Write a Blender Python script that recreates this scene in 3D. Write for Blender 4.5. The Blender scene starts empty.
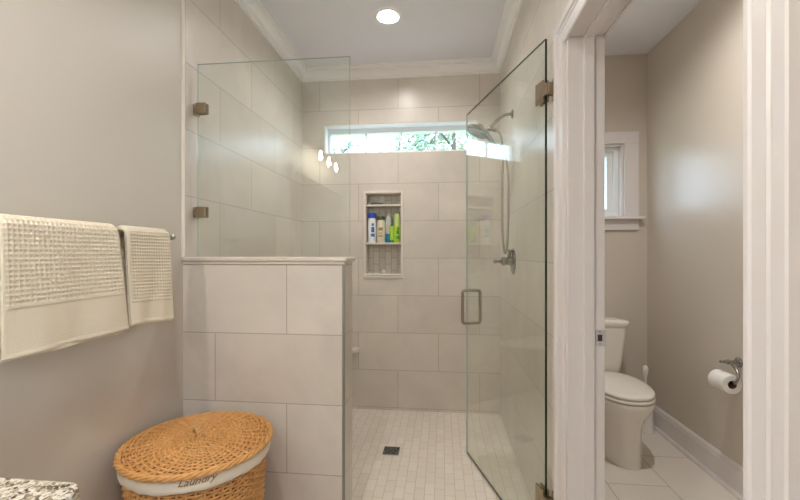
import bpy, bmesh, math, random
from math import sin, cos, pi, radians, sqrt, atan2
from mathutils import Vector, Matrix

random.seed(7)
S = bpy.context.scene
C = S.collection

# ------------------------------------------------------------------ camera, sky, exposure
CAM_H = 1.2922
F_PX, VP_X, HY = 396.63, 442.24, 252.98
YAW = math.atan((VP_X - 400) / F_PX)
cam_d = bpy.data.cameras.new('camera')
cam = bpy.data.objects.new('camera', cam_d)
C.objects.link(cam)
cam.location = (0, 0, CAM_H)
cam.rotation_euler = (pi / 2, 0, YAW)
cam_d.sensor_fit = 'HORIZONTAL'
cam_d.sensor_width = 36
cam_d.lens = 36 * F_PX / 800
cam_d.shift_y = (HY - 250) / 800
cam_d.clip_start = 0.02
S.camera = cam

S.view_settings.view_transform = 'Standard'
S.view_settings.look = 'None'
S.view_settings.gamma = 1
S.view_settings.use_curve_mapping = False
S.view_settings.exposure = 0.92
S.cycles.use_denoising = True
S.cycles.max_bounces = 14
S.cycles.diffuse_bounces = 7
S.cycles.glossy_bounces = 6
S.cycles.transparent_max_bounces = 24

SKY = 3.8            # outdoor sky strength
CAN_W = 15.0
CAN_HALL_FILL = 15.0         # watts of each recessed lamp; the hall pair is added fill light
CAN_TOILET = 21.0
VANITY_W = 2.6       # watts of each vanity bulb
world = bpy.data.worlds.new('sky')
S.world = world
world.use_nodes = True
wn = world.node_tree.nodes
wn['Background'].inputs['Color'].default_value = (0.66, 0.83, 1.0, 1)
wn['Background'].inputs['Strength'].default_value = SKY

# ------------------------------------------------------------------ layout constants (metres)
XL, XR = -1.174, 0.459        # side walls of the shower and bathroom
XO = 0.586                     # far side of the wall with the doorway
XT = 1.568                    # right wall of the toilet room
D = 3.235                     # wall with the windows
Y1, Y2 = 1.693, 1.85          # half wall front and back
XE = -0.4235                  # free end of the half wall
YB = -2.2                     # wall behind the camera
CEIL = 2.825
YD0, YD1, ZD = 0.654, 1.51, 2.084   # doorway

# ------------------------------------------------------------------ helpers
def lin(r, g, b):
    def f(c):
        c /= 255
        return c / 12.92 if c <= 0.04045 else ((c + 0.055) / 1.055) ** 2.4
    return (f(r), f(g), f(b), 1)

WL = {}   # world location of every object origin

class MB:
    def __init__(self):
        self.v, self.f, self.m = [], [], []
        self.mi = 0
    def add(self, vs, fs):
        n = len(self.v)
        self.v += [tuple(p) for p in vs]
        for q in fs:
            self.f.append([n + i for i in q]); self.m.append(self.mi)
        return self
    def box(self, x0, x1, y0, y1, z0, z1):
        vs = [(x, y, z) for x in (x0, x1) for y in (y0, y1) for z in (z0, z1)]
        return self.add(vs, [(0, 1, 3, 2), (4, 6, 7, 5), (0, 4, 5, 1), (2, 3, 7, 6), (0, 2, 6, 4), (1, 5, 7, 3)])
    def obox(self, c, ax, ay, az, hx, hy, hz):
        c, ax, ay, az = Vector(c), Vector(ax), Vector(ay), Vector(az)
        vs = [c + ax * hx * i + ay * hy * j + az * hz * k for i in (-1, 1) for j in (-1, 1) for k in (-1, 1)]
        return self.add(vs, [(0, 1, 3, 2), (4, 6, 7, 5), (0, 4, 5, 1), (2, 3, 7, 6), (0, 2, 6, 4), (1, 5, 7, 3)])
    def loft(self, rings, cap=True, closed=False):
        n = len(rings[0]); vs = [p for r in rings for p in r]; fs = []
        m = len(rings)
        for i in range(m if closed else m - 1):
            a, b = i * n, ((i + 1) % m) * n
            for k in range(n):
                k2 = (k + 1) % n
                fs.append((a + k, a + k2, b + k2, b + k))
        if cap and not closed:
            fs.append(tuple(range(n))[::-1]); fs.append(tuple(range((m - 1) * n, m * n)))
        return self.add(vs, fs)
    def tube(self, path, r, sides=8, closed=False, cap=True):
        P = [Vector(p) for p in path]; n = len(P); rings = []
        N = None
        for i in range(n):
            if closed:
                t = P[(i + 1) % n] - P[i - 1]
            else:
                t = P[min(i + 1, n - 1)] - P[max(i - 1, 0)]
            t.normalize()
            if N is None:
                up = Vector((0, 0, 1)) if abs(t.z) < 0.9 else Vector((1, 0, 0))
                N = (up - t * up.dot(t)).normalized()
            else:
                N = (N - t * N.dot(t)).normalized()
            B = t.cross(N)
            rr = r[i] if isinstance(r, (list, tuple)) else r
            rings.append([P[i] + (N * cos(2 * pi * k / sides) + B * sin(2 * pi * k / sides)) * rr for k in range(sides)])
        return self.loft(rings, cap, closed)
    def lathe(self, prof, o, axis=(0, 0, 1), sides=28, cap=True):
        o = Vector(o); a = Vector(axis).normalized()
        up = Vector((1, 0, 0)) if abs(a.x) < 0.9 else Vector((0, 1, 0))
        u = (up - a * up.dot(a)).normalized(); w = a.cross(u)
        rings = [[o + a * h + (u * cos(2 * pi * k / sides) + w * sin(2 * pi * k / sides)) * max(r, 1e-4) for k in range(sides)] for r, h in prof]
        return self.loft(rings, cap)
    def prism(self, poly, a, b):
        a, b = Vector(a), Vector(b)
        return self.loft([[Vector(p) + a for p in poly], [Vector(p) + b for p in poly]])
    def build(self, name, mats, parent=None, loc=None, smooth=False, bevel=0, seg=2, fix=True, angle=40):
        me = bpy.data.meshes.new(name)
        base = WL[parent] if parent is not None else Vector((0, 0, 0))
        org = Vector(loc) if loc is not None else base
        me.from_pydata([tuple(Vector(p) - org) for p in self.v], [], self.f)
        if not isinstance(mats, (list, tuple)): mats = [mats]
        for m in mats: me.materials.append(m)
        for p, mi in zip(me.polygons, self.m): p.material_index = mi
        if fix:
            bm = bmesh.new(); bm.from_mesh(me)
            bmesh.ops.recalc_face_normals(bm, faces=bm.faces)
            bm.to_mesh(me); bm.free()
        o = bpy.data.objects.new(name, me)
        C.objects.link(o)
        o.location = org - base
        if parent is not None: o.parent = parent
        WL[o] = org
        if smooth:
            for p in me.polygons: p.use_smooth = True
            if angle and not bevel:
                me.set_sharp_from_angle(angle=radians(angle))
        if bevel:
            md = o.modifiers.new('bevel', 'BEVEL'); md.width = bevel; md.segments = seg
            md.limit_method = 'ANGLE'; md.angle_limit = radians(35)
            for p in me.polygons: p.use_smooth = True
            md2 = o.modifiers.new('normals', 'WEIGHTED_NORMAL'); md2.keep_sharp = False
        return o

def tag(o, label, cat, group=None, kind=None):
    o['label'] = label; o['category'] = cat
    if group: o['group'] = group
    if kind: o['kind'] = kind
    return o
def thing(name, loc, label, cat, group=None):
    o = bpy.data.objects.new(name, None); C.objects.link(o)
    o.location = loc; o.empty_display_size = 0.1
    WL[o] = Vector(loc)
    return tag(o, label, cat, group)
def struct(o, label=None):
    o['kind'] = 'structure'
    if label: o['label'] = label
    return o
def copy_tree(o, loc, label, group):
    delta = Vector(loc) - WL[o]
    r = o.copy(); C.objects.link(r); r.location = loc; WL[r] = Vector(loc)
    r['label'] = label; r['group'] = group
    for ch in list(o.children):
        c = ch.copy(); C.objects.link(c); c.parent = r
        for g in list(ch.children):
            d = g.copy(); C.objects.link(d); d.parent = c
    return r
def spline(pts, n=8):
    P = [Vector(p) for p in pts]; out = []
    for i in range(len(P) - 1):
        p0 = P[max(i - 1, 0)]; p1 = P[i]; p2 = P[i + 1]; p3 = P[min(i + 2, len(P) - 1)]
        for k in range(n):
            t = k / n
            out.append(0.5 * ((2 * p1) + (p2 - p0) * t + (2 * p0 - 5 * p1 + 4 * p2 - p3) * t * t + (3 * p1 - p0 - 3 * p2 + p3) * t ** 3))
    out.append(P[-1]); return out

# ------------------------------------------------------------------ materials
def mat(name, col, rough=0.5, metal=0.0, noise=None, bump=None, spec=0.5, coat=0.0):
    """noise=(scale, amount) lightens/darkens the colour; bump=(scale, strength)"""
    m = bpy.data.materials.new(name); m.use_nodes = True
    nt = m.node_tree; b = nt.nodes['Principled BSDF']
    b.inputs['Base Color'].default_value = col
    b.inputs['Roughness'].default_value = rough
    b.inputs['Metallic'].default_value = metal
    b.inputs['Specular IOR Level'].default_value = spec
    b.inputs['Coat Weight'].default_value = coat
    geo = None
    if noise or bump:
        geo = nt.nodes.new('ShaderNodeNewGeometry')
    if noise:
        n = nt.nodes.new('ShaderNodeTexNoise'); n.inputs['Scale'].default_value = noise[0]
        n.inputs['Detail'].default_value = 5
        nt.links.new(geo.outputs['Position'], n.inputs['Vector'])
        h = nt.nodes.new('ShaderNodeMix'); h.data_type = 'RGBA'
        k = noise[1]
        h.inputs['A'].default_value = tuple(c * (1 - k) for c in col[:3]) + (1,)
        h.inputs['B'].default_value = tuple(min(1, c * (1 + k)) for c in col[:3]) + (1,)
        nt.links.new(n.outputs['Fac'], h.inputs['Factor'])
        nt.links.new(h.outputs['Result'], b.inputs['Base Color'])
    if bump:
        n = nt.nodes.new('ShaderNodeTexNoise'); n.inputs['Scale'].default_value = bump[0]
        nt.links.new(geo.outputs['Position'], n.inputs['Vector'])
        bp = nt.nodes.new('ShaderNodeBump'); bp.inputs['Strength'].default_value = bump[1]
        bp.inputs['Distance'].default_value = 0.002
        nt.links.new(n.outputs['Fac'], bp.inputs['Height'])
        nt.links.new(bp.outputs['Normal'], b.inputs['Normal'])
    return m

def tile_mat(name, ua, va, u0, v0, w, h, c1, c2, grout, mortar=0.0022, rough=0.3, cloud=0.10, offset=0.5, bump=0.3):
    """brick pattern in world metres: ua/va = axis (0,1,2) running along / across the courses"""
    m = bpy.data.materials.new(name); m.use_nodes = True
    nt = m.node_tree; N = nt.nodes; L = nt.links; b = N['Principled BSDF']
    g = N.new('ShaderNodeNewGeometry'); sx = N.new('ShaderNodeSeparateXYZ'); L.new(g.outputs['Position'], sx.inputs[0])
    def sub(o, val):
        a = N.new('ShaderNodeMath'); a.operation = 'SUBTRACT'; L.new(o, a.inputs[0]); a.inputs[1].default_value = val
        return a.outputs[0]
    cx = N.new('ShaderNodeCombineXYZ')
    L.new(sub(sx.outputs[ua], u0), cx.inputs[0]); L.new(sub(sx.outputs[va], v0), cx.inputs[1])
    br = N.new('ShaderNodeTexBrick'); L.new(cx.outputs[0], br.inputs['Vector'])
    br.offset = offset; br.offset_frequency = 2; br.squash = 1
    br.inputs['Scale'].default_value = 1
    br.inputs['Brick Width'].default_value = w; br.inputs['Row Height'].default_value = h
    br.inputs['Mortar Size'].default_value = mortar; br.inputs['Mortar Smooth'].default_value = 0.15
    br.inputs['Bias'].default_value = 0
    br.inputs['Color1'].default_value = c1; br.inputs['Color2'].default_value = c2
    br.inputs['Mortar'].default_value = grout
    # soft mineral clouding
    n = N.new('ShaderNodeTexNoise'); n.inputs['Scale'].default_value = 2.6; n.inputs['Detail'].default_value = 7
    n.inputs['Roughness'].default_value = 0.62; n.inputs['Distortion'].default_value = 0.7
    L.new(g.outputs['Position'], n.inputs['Vector'])
    r = N.new('ShaderNodeMapRange'); r.inputs['From Min'].default_value = 0.25; r.inputs['From Max'].default_value = 0.75
    r.inputs['To Min'].default_value = 1 - cloud; r.inputs['To Max'].default_value = 1 + cloud
    L.new(n.outputs['Fac'], r.inputs['Value'])
    mx = N.new('ShaderNodeMix'); mx.data_type = 'RGBA'; mx.blend_type = 'MULTIPLY'; mx.inputs['Factor'].default_value = 1
    L.new(br.outputs['Color'], mx.inputs['A']); L.new(r.outputs['Result'], mx.inputs['B'])
    L.new(mx.outputs['Result'], b.inputs['Base Color'])
    b.inputs['Roughness'].default_value = rough
    if bump:
        bp = N.new('ShaderNodeBump'); bp.invert = True; bp.inputs['Strength'].default_value = bump; bp.inputs['Distance'].default_value = 0.0015
        L.new(br.outputs['Fac'], bp.inputs['Height']); L.new(bp.outputs['Normal'], b.inputs['Normal'])
    return m

def glass_mat(name, tint, f0=0.04):
    m = bpy.data.materials.new(name); m.use_nodes = True
    nt = m.node_tree; N = nt.nodes; L = nt.links
    N.remove(N['Principled BSDF']); out = N['Material Output']
    tr = N.new('ShaderNodeBsdfTransparent'); tr.inputs[0].default_value = tint
    gl = N.new('ShaderNodeBsdfGlossy'); gl.inputs['Roughness'].default_value = 0.0
    gl.inputs['Color'].default_value = (0.96, 1, 0.98, 1)
    lw = N.new('ShaderNodeLayerWeight'); lw.inputs['Blend'].default_value = 0.5
    p = N.new('ShaderNodeMath'); p.operation = 'POWER'; L.new(lw.outputs['Facing'], p.inputs[0]); p.inputs[1].default_value = 5
    a = N.new('ShaderNodeMath'); a.operation = 'MULTIPLY_ADD'; L.new(p.outputs[0], a.inputs[0]); a.inputs[1].default_value = 1 - f0; a.inputs[2].default_value = f0
    mix = N.new('ShaderNodeMixShader'); L.new(a.outputs[0], mix.inputs[0]); L.new(tr.outputs[0], mix.inputs[1]); L.new(gl.outputs[0], mix.inputs[2])
    L.new(mix.outputs[0], out.inputs['Surface'])
    return m

def emit_mat(name, col, watts, area):
    m = bpy.data.materials.new(name); m.use_nodes = True
    N = m.node_tree.nodes; N.remove(N['Principled BSDF'])
    e = N.new('ShaderNodeEmission'); e.inputs['Color'].default_value = col
    e.inputs['Strength'].default_value = watts / (pi * area)
    m.node_tree.links.new(e.outputs[0], N['Material Output'].inputs['Surface'])
    return m

PAINT = mat('greige_paint', lin(206, 198, 187), 0.42, noise=(3, 0.015), bump=(220, 0.06))
PAINT_T = mat('toilet_room_paint', lin(205, 196, 184), 0.3, noise=(3, 0.015), bump=(220, 0.06))
CEILM = mat('ceiling_paint', lin(230, 229, 234), 0.7, bump=(300, 0.05))
WHITE = mat('white_trim_paint', lin(221, 215, 213), 0.32)
CROWNM = mat('crown_paint', lin(240, 238, 236), 0.4)
VINYL = mat('white_vinyl', lin(236, 238, 240), 0.35)
TC1, TC2, TG = lin(216, 208, 197), lin(208, 199, 188), lin(174, 164, 152)
ZC = 0.022                    # height of the lowest tile course
T = 0.307
TILE_BACK = tile_mat('stone_tile_back', 0, 2, -0.031, ZC, 0.66, T, TC1, TC2, TG)
TILE_LEFT = tile_mat('stone_tile_left', 1, 2, 2.344, ZC, 0.70, T, TC1, TC2, TG)
TILE_RIGHT = tile_mat('stone_tile_right', 1, 2, 2.20, ZC, 0.68, T, TC1, TC2, TG)
TILE_HALF = tile_mat('stone_tile_half', 0, 2, -0.685, 0.0116, 0.67, T, TC1, TC2, TG)
TILE_END = tile_mat('stone_tile_end', 1, 2, 1.2, 0.0116, 4.0, T, TC1, TC2, TG)
STONE = mat('cream_stone', lin(214, 204, 191), 0.3, noise=(6, 0.04))
CREAM_PENCIL = mat('cream_pencil_stone', lin(222, 213, 202), 0.25, noise=(8, 0.03))
MOSAIC_F = tile_mat('mosaic_floor', 1, 0, 0.02, 0.014, 0.108, 0.0545, lin(234, 225, 213), lin(227, 217, 204), lin(196, 185, 171), 0.0016, 0.35, 0.05)
MOSAIC_N = tile_mat('mosaic_niche', 2, 0, 1.09, -0.636, 0.108, 0.0515, lin(206, 200, 190), lin(190, 183, 173), lin(150, 143, 134), 0.0022, 0.3, 0.07)
FLOORT = tile_mat('floor_tile', 1, 0, 2.678, 0.919, 0.68, 0.331, lin(222, 214, 204), lin(216, 208, 198), lin(176, 165, 152), 0.003, 0.3, 0.05)
NICKEL = mat('brushed_nickel', lin(170, 163, 152), 0.28, 1.0)
CHROME = mat('chrome', lin(158, 156, 153), 0.18, 1.0)
BRONZE = mat('satin_nickel_warm', lin(168, 152, 130), 0.3, 1.0)
EDGE = mat('grey_metal_edge', lin(150, 146, 140), 0.4, 0.7)
GLASS = glass_mat('clear_shower_glass', (0.962, 0.978, 0.962, 1), 0.045)
GLASS_EDGE = mat('dark_glass_edge', lin(18, 42, 40), 0.1)
GLASS_EDGE_L = mat('pale_glass_edge', lin(176, 188, 182), 0.15)
PANE = glass_mat('window_glass', (0.97, 0.99, 1, 1))
SHADE = glass_mat('lamp_glass', (0.97, 0.97, 0.96, 1), 0.06)
CERAMIC = mat('white_ceramic', lin(235, 230, 221), 0.12, coat=0.4)
SEATM = mat('white_seat_plastic', lin(236, 231, 222), 0.2)
PAPER = mat('white_paper', lin(240, 237, 232), 0.9, bump=(120, 0.15))
CARD = mat('brown_card_core', lin(120, 88, 60), 0.9)
WICKER = mat('honey_wicker', lin(216, 161, 98), 0.5, noise=(55, 0.34))
WICKER_GAP = mat('wicker_gap_shade', lin(120, 74, 38), 0.8)  # dark sheet behind the weave; shade of the gaps put into colour
LINEN = mat('cream_linen', lin(232, 222, 204), 0.9, bump=(500, 0.2))
GOLDT = mat('gold_thread', lin(158, 120, 58), 0.6)
TOWEL = mat('cream_terry', lin(226, 214, 192), 0.95, bump=(420, 0.5))
GRANITE = None
DARK = mat('dark_void', lin(22, 20, 18), 0.8)

# ------------------------------------------------------------------ structure
def holed(axis, p0, p1, u0, u1, z0, z1, holes, mb=None):
    """solid wall slab with rectangular holes; axis 'y' = slab spans X, axis 'x' = slab spans Y, 'z' = slab spans XY"""
    mb = mb or MB()
    us = sorted({u0, u1, *[h[0] for h in holes], *[h[1] for h in holes]})
    zs = sorted({z0, z1, *[h[2] for h in holes], *[h[3] for h in holes]})
    vid = {}
    def vert(i, j, k):
        key = (i, j, k)
        if key not in vid:
            u, z, p = us[i], zs[j], (p0, p1)[k]
            vid[key] = len(mb.v)
            mb.v.append((u, p, z) if axis == 'y' else (p, u, z) if axis == 'x' else (u, z, p))
        return vid[key]
    def solid(i, j):
        if i < 0 or j < 0 or i >= len(us) - 1 or j >= len(zs) - 1: return False
        cu, cz = (us[i] + us[i + 1]) / 2, (zs[j] + zs[j + 1]) / 2
        return not any(h[0] < cu < h[1] and h[2] < cz < h[3] for h in holes)
    for i in range(len(us) - 1):
        for j in range(len(zs) - 1):
            if not solid(i, j): continue
            for k in (0, 1):
                mb.f.append([vert(i, j, k), vert(i + 1, j, k), vert(i + 1, j + 1, k), vert(i, j + 1, k)]); mb.m.append(mb.mi)
            for di, dj, a, b in ((-1, 0, (i, j), (i, j + 1)), (1, 0, (i + 1, j), (i + 1, j + 1)), (0, -1, (i, j), (i + 1, j)), (0, 1, (i, j + 1), (i + 1, j + 1))):
                if not solid(i + di, j + dj):
                    mb.f.append([vert(*a, 0), vert(*b, 0), vert(*b, 1), vert(*a, 1)]); mb.m.append(mb.mi)
    return mb

WX0, WX1, WZ0, WZ1 = -0.984, 0.280, 2.117, 2.360      # shower window opening
NX0, NX1, NZ0, NZ1 = -0.632, -0.334, 1.105, 1.785     # niche opening
TX0, TX1, TZ0, TZ1 = 0.80, 1.395, 1.57, 2.138         # toilet window opening
BT = D + 0.16
def xwall(name, x0, x1, y0, y1, m): return struct(MB().box(x0, x1, y0, y1, 0, CEIL).build(name, m))
struct(holed('y', D, BT, XL - 0.15, XO - 0.05, 0, CEIL, [(WX0, WX1, WZ0, WZ1), (NX0, NX1, NZ0, NZ1)]).build('wall_back', TILE_BACK))
struct(holed('y', D, BT, XO - 0.05, XT + 0.15, 0, CEIL, [(TX0, TX1, TZ0, TZ1)]).build('wall_back_toilet', PAINT_T))
xwall('wall_left', XL - 0.15, XL, YB, Y1, PAINT)
xwall('wall_left_shower', XL - 0.15, XL, Y1, D, TILE_LEFT)
xwall('wall_right_shower', XR, XO - 0.012, 1.622, D, TILE_RIGHT)
FY0, FY1, FZ0, FZ1 = -1.90, -0.60, 0.95, 2.25          # unseen window added behind the camera to brighten the bathroom
struct(holed('x', XR, XO - 0.012, YB, 1.622, 0, CEIL, [(FY0, FY1, FZ0, FZ1), (YD0 - 0.02, YD1 + 0.02, -0.1, ZD + 0.02)]).build('wall_right', PAINT))
struct(holed('x', XO - 0.012, XO, 0.2, D, 0, CEIL, [(YD0 - 0.02, YD1 + 0.02, -0.1, ZD + 0.02)]).build('wall_left_toilet', PAINT_T))
xwall('wall_right_toilet', XT, XT + 0.15, 0.2, D, PAINT_T)
struct(MB().box(XO, XT + 0.15, 0.05, 0.2, 0, CEIL).build('wall_front_toilet', PAINT_T))
struct(MB().box(XL - 0.15, XO, YB - 0.15, YB, 0, CEIL).build('wall_front', PAINT))
struct(MB().box(XL - 0.15, XT + 0.15, YB - 0.15, Y1 + 0.03, -0.12, 0).build('floor', FLOORT))
struct(MB().box(XO - 0.05, XT + 0.15, Y1 + 0.03, BT, -0.12, 0).build('floor_toilet', FLOORT))
struct(MB().box(XL - 0.15, XO - 0.05, Y1 + 0.03, BT, -0.12, 0).build('floor_shower', MOSAIC_F))
CANS = [(-0.349, 2.545, 'shower'), (-0.45, 0.45, 'hall_fill'), (-0.38, -1.05, 'hall_fill'), (1.02, 1.95, 'toilet')]  # the two hall lamps are unseen, added to light the room
HC = 0.056
struct(holed('z', CEIL, CEIL + 0.14, XL - 0.15, XT + 0.15, YB - 0.15, BT, [(x - HC, x + HC, y - HC, y + HC) for x, y, _ in CANS]).build('ceiling', CEILM))
struct(MB().box(XL - 0.15, XT + 0.15, YB - 0.15, BT, CEIL + 0.14, CEIL + 0.2).build('ceiling_cap', DARK))

# half wall
mb = MB(); mb.mi = 0
mb.box(XL, XE - 0.001, Y1, Y2, 0, 1.254)
hw = mb.build('wall_half', [TILE_HALF, TILE_END])
for p in hw.data.polygons:
    if abs(p.normal.x) > 0.9: p.material_index = 1
struct(hw)
o = MB().box(XL, XE + 0.012, Y1 - 0.012, Y2 + 0.012, 1.254, 1.274).build('trim_1', STONE, bevel=0.006); struct(o)
o = MB().box(XL, XE + 0.002, Y1 - 0.005, Y1, 1.242, 1.254).build('trim_2', STONE, bevel=0.002); struct(o)
o = MB().box(XE - 0.010, XE + 0.0015, Y1 - 0.0015, Y1 + 0.004, 0, 1.242).build('trim_3', EDGE); struct(o)
o = MB().tube([(XL + 0.003, Y1 - 0.004, 1.274), (XL + 0.003, Y1 - 0.004, CEIL - 0.09)], 0.010, 10).build('trim_4', CREAM_PENCIL, smooth=True); struct(o)

# crown moulding all round the bathroom
prof = [(0, 0), (0, -0.098), (0.012, -0.098), (0.012, -0.086), (0.019, -0.084), (0.019, -0.074), (0.020, -0.060), (0.026, -0.048), (0.038, -0.037), (0.054, -0.032), (0.054, -0.024), (0.063, -0.022), (0.063, -0.010), (0.074, -0.009), (0.074, 0)]
def ring_at(d, dz):
    return [(XL + d, YB + d, CEIL + dz), (XR - d, YB + d, CEIL + dz), (XR - d, D - d, CEIL + dz), (XL + d, D - d, CEIL + dz)]
rings = [ring_at(d, dz) for d, dz in prof]
struct(MB().loft(rings, cap=False, closed=True).build('trim_5', CROWNM))

# baseboards of the toilet room
def baseboard(name, poly_dir, a, b):
    # profile (depth, height); poly_dir = vector away from the wall
    pr = [(0, 0), (0.026, 0), (0.026, 0.012), (0.021, 0.022), (0.014, 0.026), (0.014, 0.132), (0.011, 0.140), (0.011, 0.148), (0.007, 0.158), (0.003, 0.166), (0, 0.168)]
    d = Vector(poly_dir)
    return struct(MB().prism([d * u + Vector((0, 0, z)) for u, z in pr], a, b).build(name, WHITE))
baseboard('baseboard_right', (-1, 0, 0), (XT, 0.2, 0), (XT, D, 0))
baseboard('baseboard_back', (0, -1, 0), (XO, D, 0), (XT - 0.026, D, 0))
baseboard('baseboard_front', (0, 1, 0), (XO, 0.2, 0), (XT - 0.026, 0.2, 0))
baseboard('baseboard_left', (1, 0, 0), (XL, YB, 0), (XL, Y1, 0))

# doorway: casing, jamb lining, stop
cas = [(0.0, 0), (0.0, 0.009), (0.006, 0.013), (0.014, 0.013), (0.018, 0.010), (0.046, 0.012), (0.052, 0.016), (0.056, 0.013), (0.062, 0.013), (0.068, 0.019), (0.088, 0.021), (0.092, 0.019), (0.092, 0)]
def casing_rings(face, sgn):
    out = []
    r = 0.006
    for w, d in cas:
        x = face + sgn * d
        out.append([(x, YD1 - r + w + 0.033, 0), (x, YD1 - r + w + 0.033, ZD - r + w), (x, YD0 - r - w, ZD - r + w), (x, YD0 - r - w, 0)])
    return out
def open_sweep(cols):
    mb = MB(); n = len(cols[0]); m = len(cols)
    vs = [p for c in cols for p in c]; fs = []
    for i in range(m):
        a, b = i * n, ((i + 1) % m) * n
        for k in range(n - 1): fs.append((a + k, a + k + 1, b + k + 1, b + k))
    fs.append(tuple(i * n for i in range(m))); fs.append(tuple(i * n + n - 1 for i in range(m)))
    return mb.add(vs, fs)
mb = open_sweep(casing_rings(XR, -1))
struct(mb.build('trim_6', WHITE))
struct(open_sweep(casing_rings(XO, 1)).build('trim_7', WHITE))
# jamb lining sits inside the rough opening
mb = MB()
JT = 0.0
mb.box(XR - 0.001, XO + 0.001, YD1, YD1 + 0.02, 0, ZD + 0.02).box(XR - 0.001, XO + 0.001, YD0 - 0.02, YD0, 0, ZD + 0.02).box(XR - 0.001, XO + 0.001, YD0, YD1, ZD, ZD + 0.02)
door_frame = struct(mb.build('door_1', WHITE, bevel=0.0015))
mb = MB()
sx0, sx1, st = 0.512, 0.548, 0.011
mb.box(sx0, sx1, YD1 - st, YD1, 0, ZD - st).box(sx0, sx1, YD0, YD0 + st, 0, ZD - st).box(sx0, sx1, YD0, YD1, ZD - st, ZD)
mb.build('door_stop', WHITE, parent=door_frame, bevel=0.002)
mb = MB()
mb.box(0.553, XO + 0.003, YD1 - 0.002, YD1 + 0.001, 0.956, 1.014).box(XO + 0.001, XO + 0.004, YD1 - 0.002, YD1 + 0.02, 0.958, 1.012)
sp = mb.build('strike_plate', mat('satin_chrome_plate', lin(196, 196, 198), 0.4, 0.25), parent=door_frame, bevel=0.0008); sp['label'] = 'chrome latch strike plate'
MB().box(0.561, 0.577, YD1 - 0.0026, YD1 - 0.0015, 0.972, 0.996).build('latch_hole', mat('latch_hole_brown', lin(70, 48, 30), 0.7), parent=sp)
mb = MB()
for zz in (0.962, 1.007): mb.lathe([(0.004, 0), (0.003, 0.0012)], (0.569, YD1 - 0.002, zz), (0, -1, 0), 12)
mb.build('screw', NICKEL, parent=sp)

# ------------------------------------------------------------------ windows
# shower transom window
w1 = MB()
fr = 0.03
w1.box(WX0, WX1, D + 0.004, BT, WZ1 - 0.012, WZ1).box(WX0, WX0 + 0.012, D + 0.004, BT, WZ0, WZ1 - 0.012).box(WX1 - 0.012, WX1, D + 0.004, BT, WZ0, WZ1 - 0.012).box(WX0, WX1, D + 0.004, BT, WZ0 - 0.0, WZ0 + 0.012)
win1 = struct(w1.build('window_1', VINYL, bevel=0.002))
x0, x1, z0, z1 = WX0 + 0.012, WX1 - 0.012, WZ0 + 0.012, WZ1 - 0.012
mb = MB()
mb.box(x0, x1, D + 0.085, BT - 0.01, z1 - 0.038, z1).box(x0, x1, D + 0.085, BT - 0.01, z0, z0 + 0.016)
mb.box(x0, x0 + 0.022, D + 0.085, BT - 0.01, z0 + 0.016, z1 - 0.038).box(x1 - 0.03, x1, D + 0.085, BT - 0.01, z0 + 0.016, z1 - 0.038)
mb.build('window_sash', VINYL, parent=win1, bevel=0.003)
mb = MB()
for mx in (-0.648, -0.345, -0.047): mb.box(mx - 0.009, mx + 0.009, D + 0.098, D + 0.122, z0 + 0.016, z1 - 0.038)
mb.build('muntin', VINYL, parent=win1, bevel=0.002)
MB().box(x0 + 0.022, x1 - 0.03, D + 0.108, D + 0.112, z0 + 0.016, z1 - 0.038).build('pane', PANE, parent=win1)
# toilet room window
w2 = MB()
w2.box(TX0, TX1, D - 0.0, BT, TZ1 - 0.015, TZ1).box(TX0, TX0 + 0.015, D, BT, TZ0, TZ1 - 0.015).box(TX1 - 0.015, TX1, D, BT, TZ0, TZ1 - 0.015).box(TX0, TX1, D, BT, TZ0, TZ0 + 0.012)
win2 = struct(w2.build('window_2', WHITE, bevel=0.002))
x0, x1, z0, z1 = TX0 + 0.015, TX1 - 0.015, TZ0 + 0.012, TZ1 - 0.015
mb = MB()
fy0, fy1 = D + 0.05, BT - 0.005
mb.box(x0, x1, fy0, fy1, z1 - 0.03, z1).box(x0, x1, fy0, fy1, z0, z0 + 0.03).box(x0, x0 + 0.035, fy0, fy1, z0 + 0.03, z1 - 0.03).box(x1 - 0.035, x1, fy0, fy1, z0 + 0.03, z1 - 0.03)
ix0, ix1, iz0, iz1 = x0 + 0.035, x1 - 0.035, z0 + 0.03, z1 - 0.03
mb.box(ix0, ix0 + 0.045, fy0 + 0.025, fy1, iz0 + 0.03, iz1 - 0.03).box(ix1 - 0.045, ix1, fy0 + 0.025, fy1, iz0 + 0.03, iz1 - 0.03).box(ix0, ix1, fy0 + 0.025, fy1, iz0, iz0 + 0.03).box(ix0, ix1, fy0 + 0.025, fy1, iz1 - 0.03, iz1)
mb.build('window_sash', VINYL, parent=win2, bevel=0.003)
MB().box((ix0 + ix1) / 2 - 0.009, (ix0 + ix1) / 2 + 0.009, fy0 + 0.045, fy0 + 0.06, iz0 + 0.03, iz1 - 0.03).build('muntin', VINYL, parent=win2)
MB().box(ix0 + 0.045, ix1 - 0.045, fy0 + 0.05, fy0 + 0.055, iz0 + 0.03, iz1 - 0.03).build('pane', PANE, parent=win2)
mb = MB()
cw = 0.105
mb.box(TX0 - cw, TX0, D - 0.02, D, TZ0, TZ1).box(TX1, TX1 + cw, D - 0.02, D, TZ0, TZ1).box(TX0 - cw, TX1 + cw, D - 0.02, D, TZ1, TZ1 + 0.088)
mb.build('window_casing', WHITE, parent=win2, bevel=0.003)
MB().box(TX0 - cw - 0.025, TX1 + cw + 0.028, D - 0.055, D + 0.05, TZ0 - 0.022, TZ0 + 0.001).build('window_sill', WHITE, parent=win2, bevel=0.006)
MB().box(TX0 - cw, TX1 + cw, D - 0.018, D, TZ0 - 0.10, TZ0 - 0.022).build('window_apron', WHITE, parent=win2, bevel=0.003)

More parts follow.
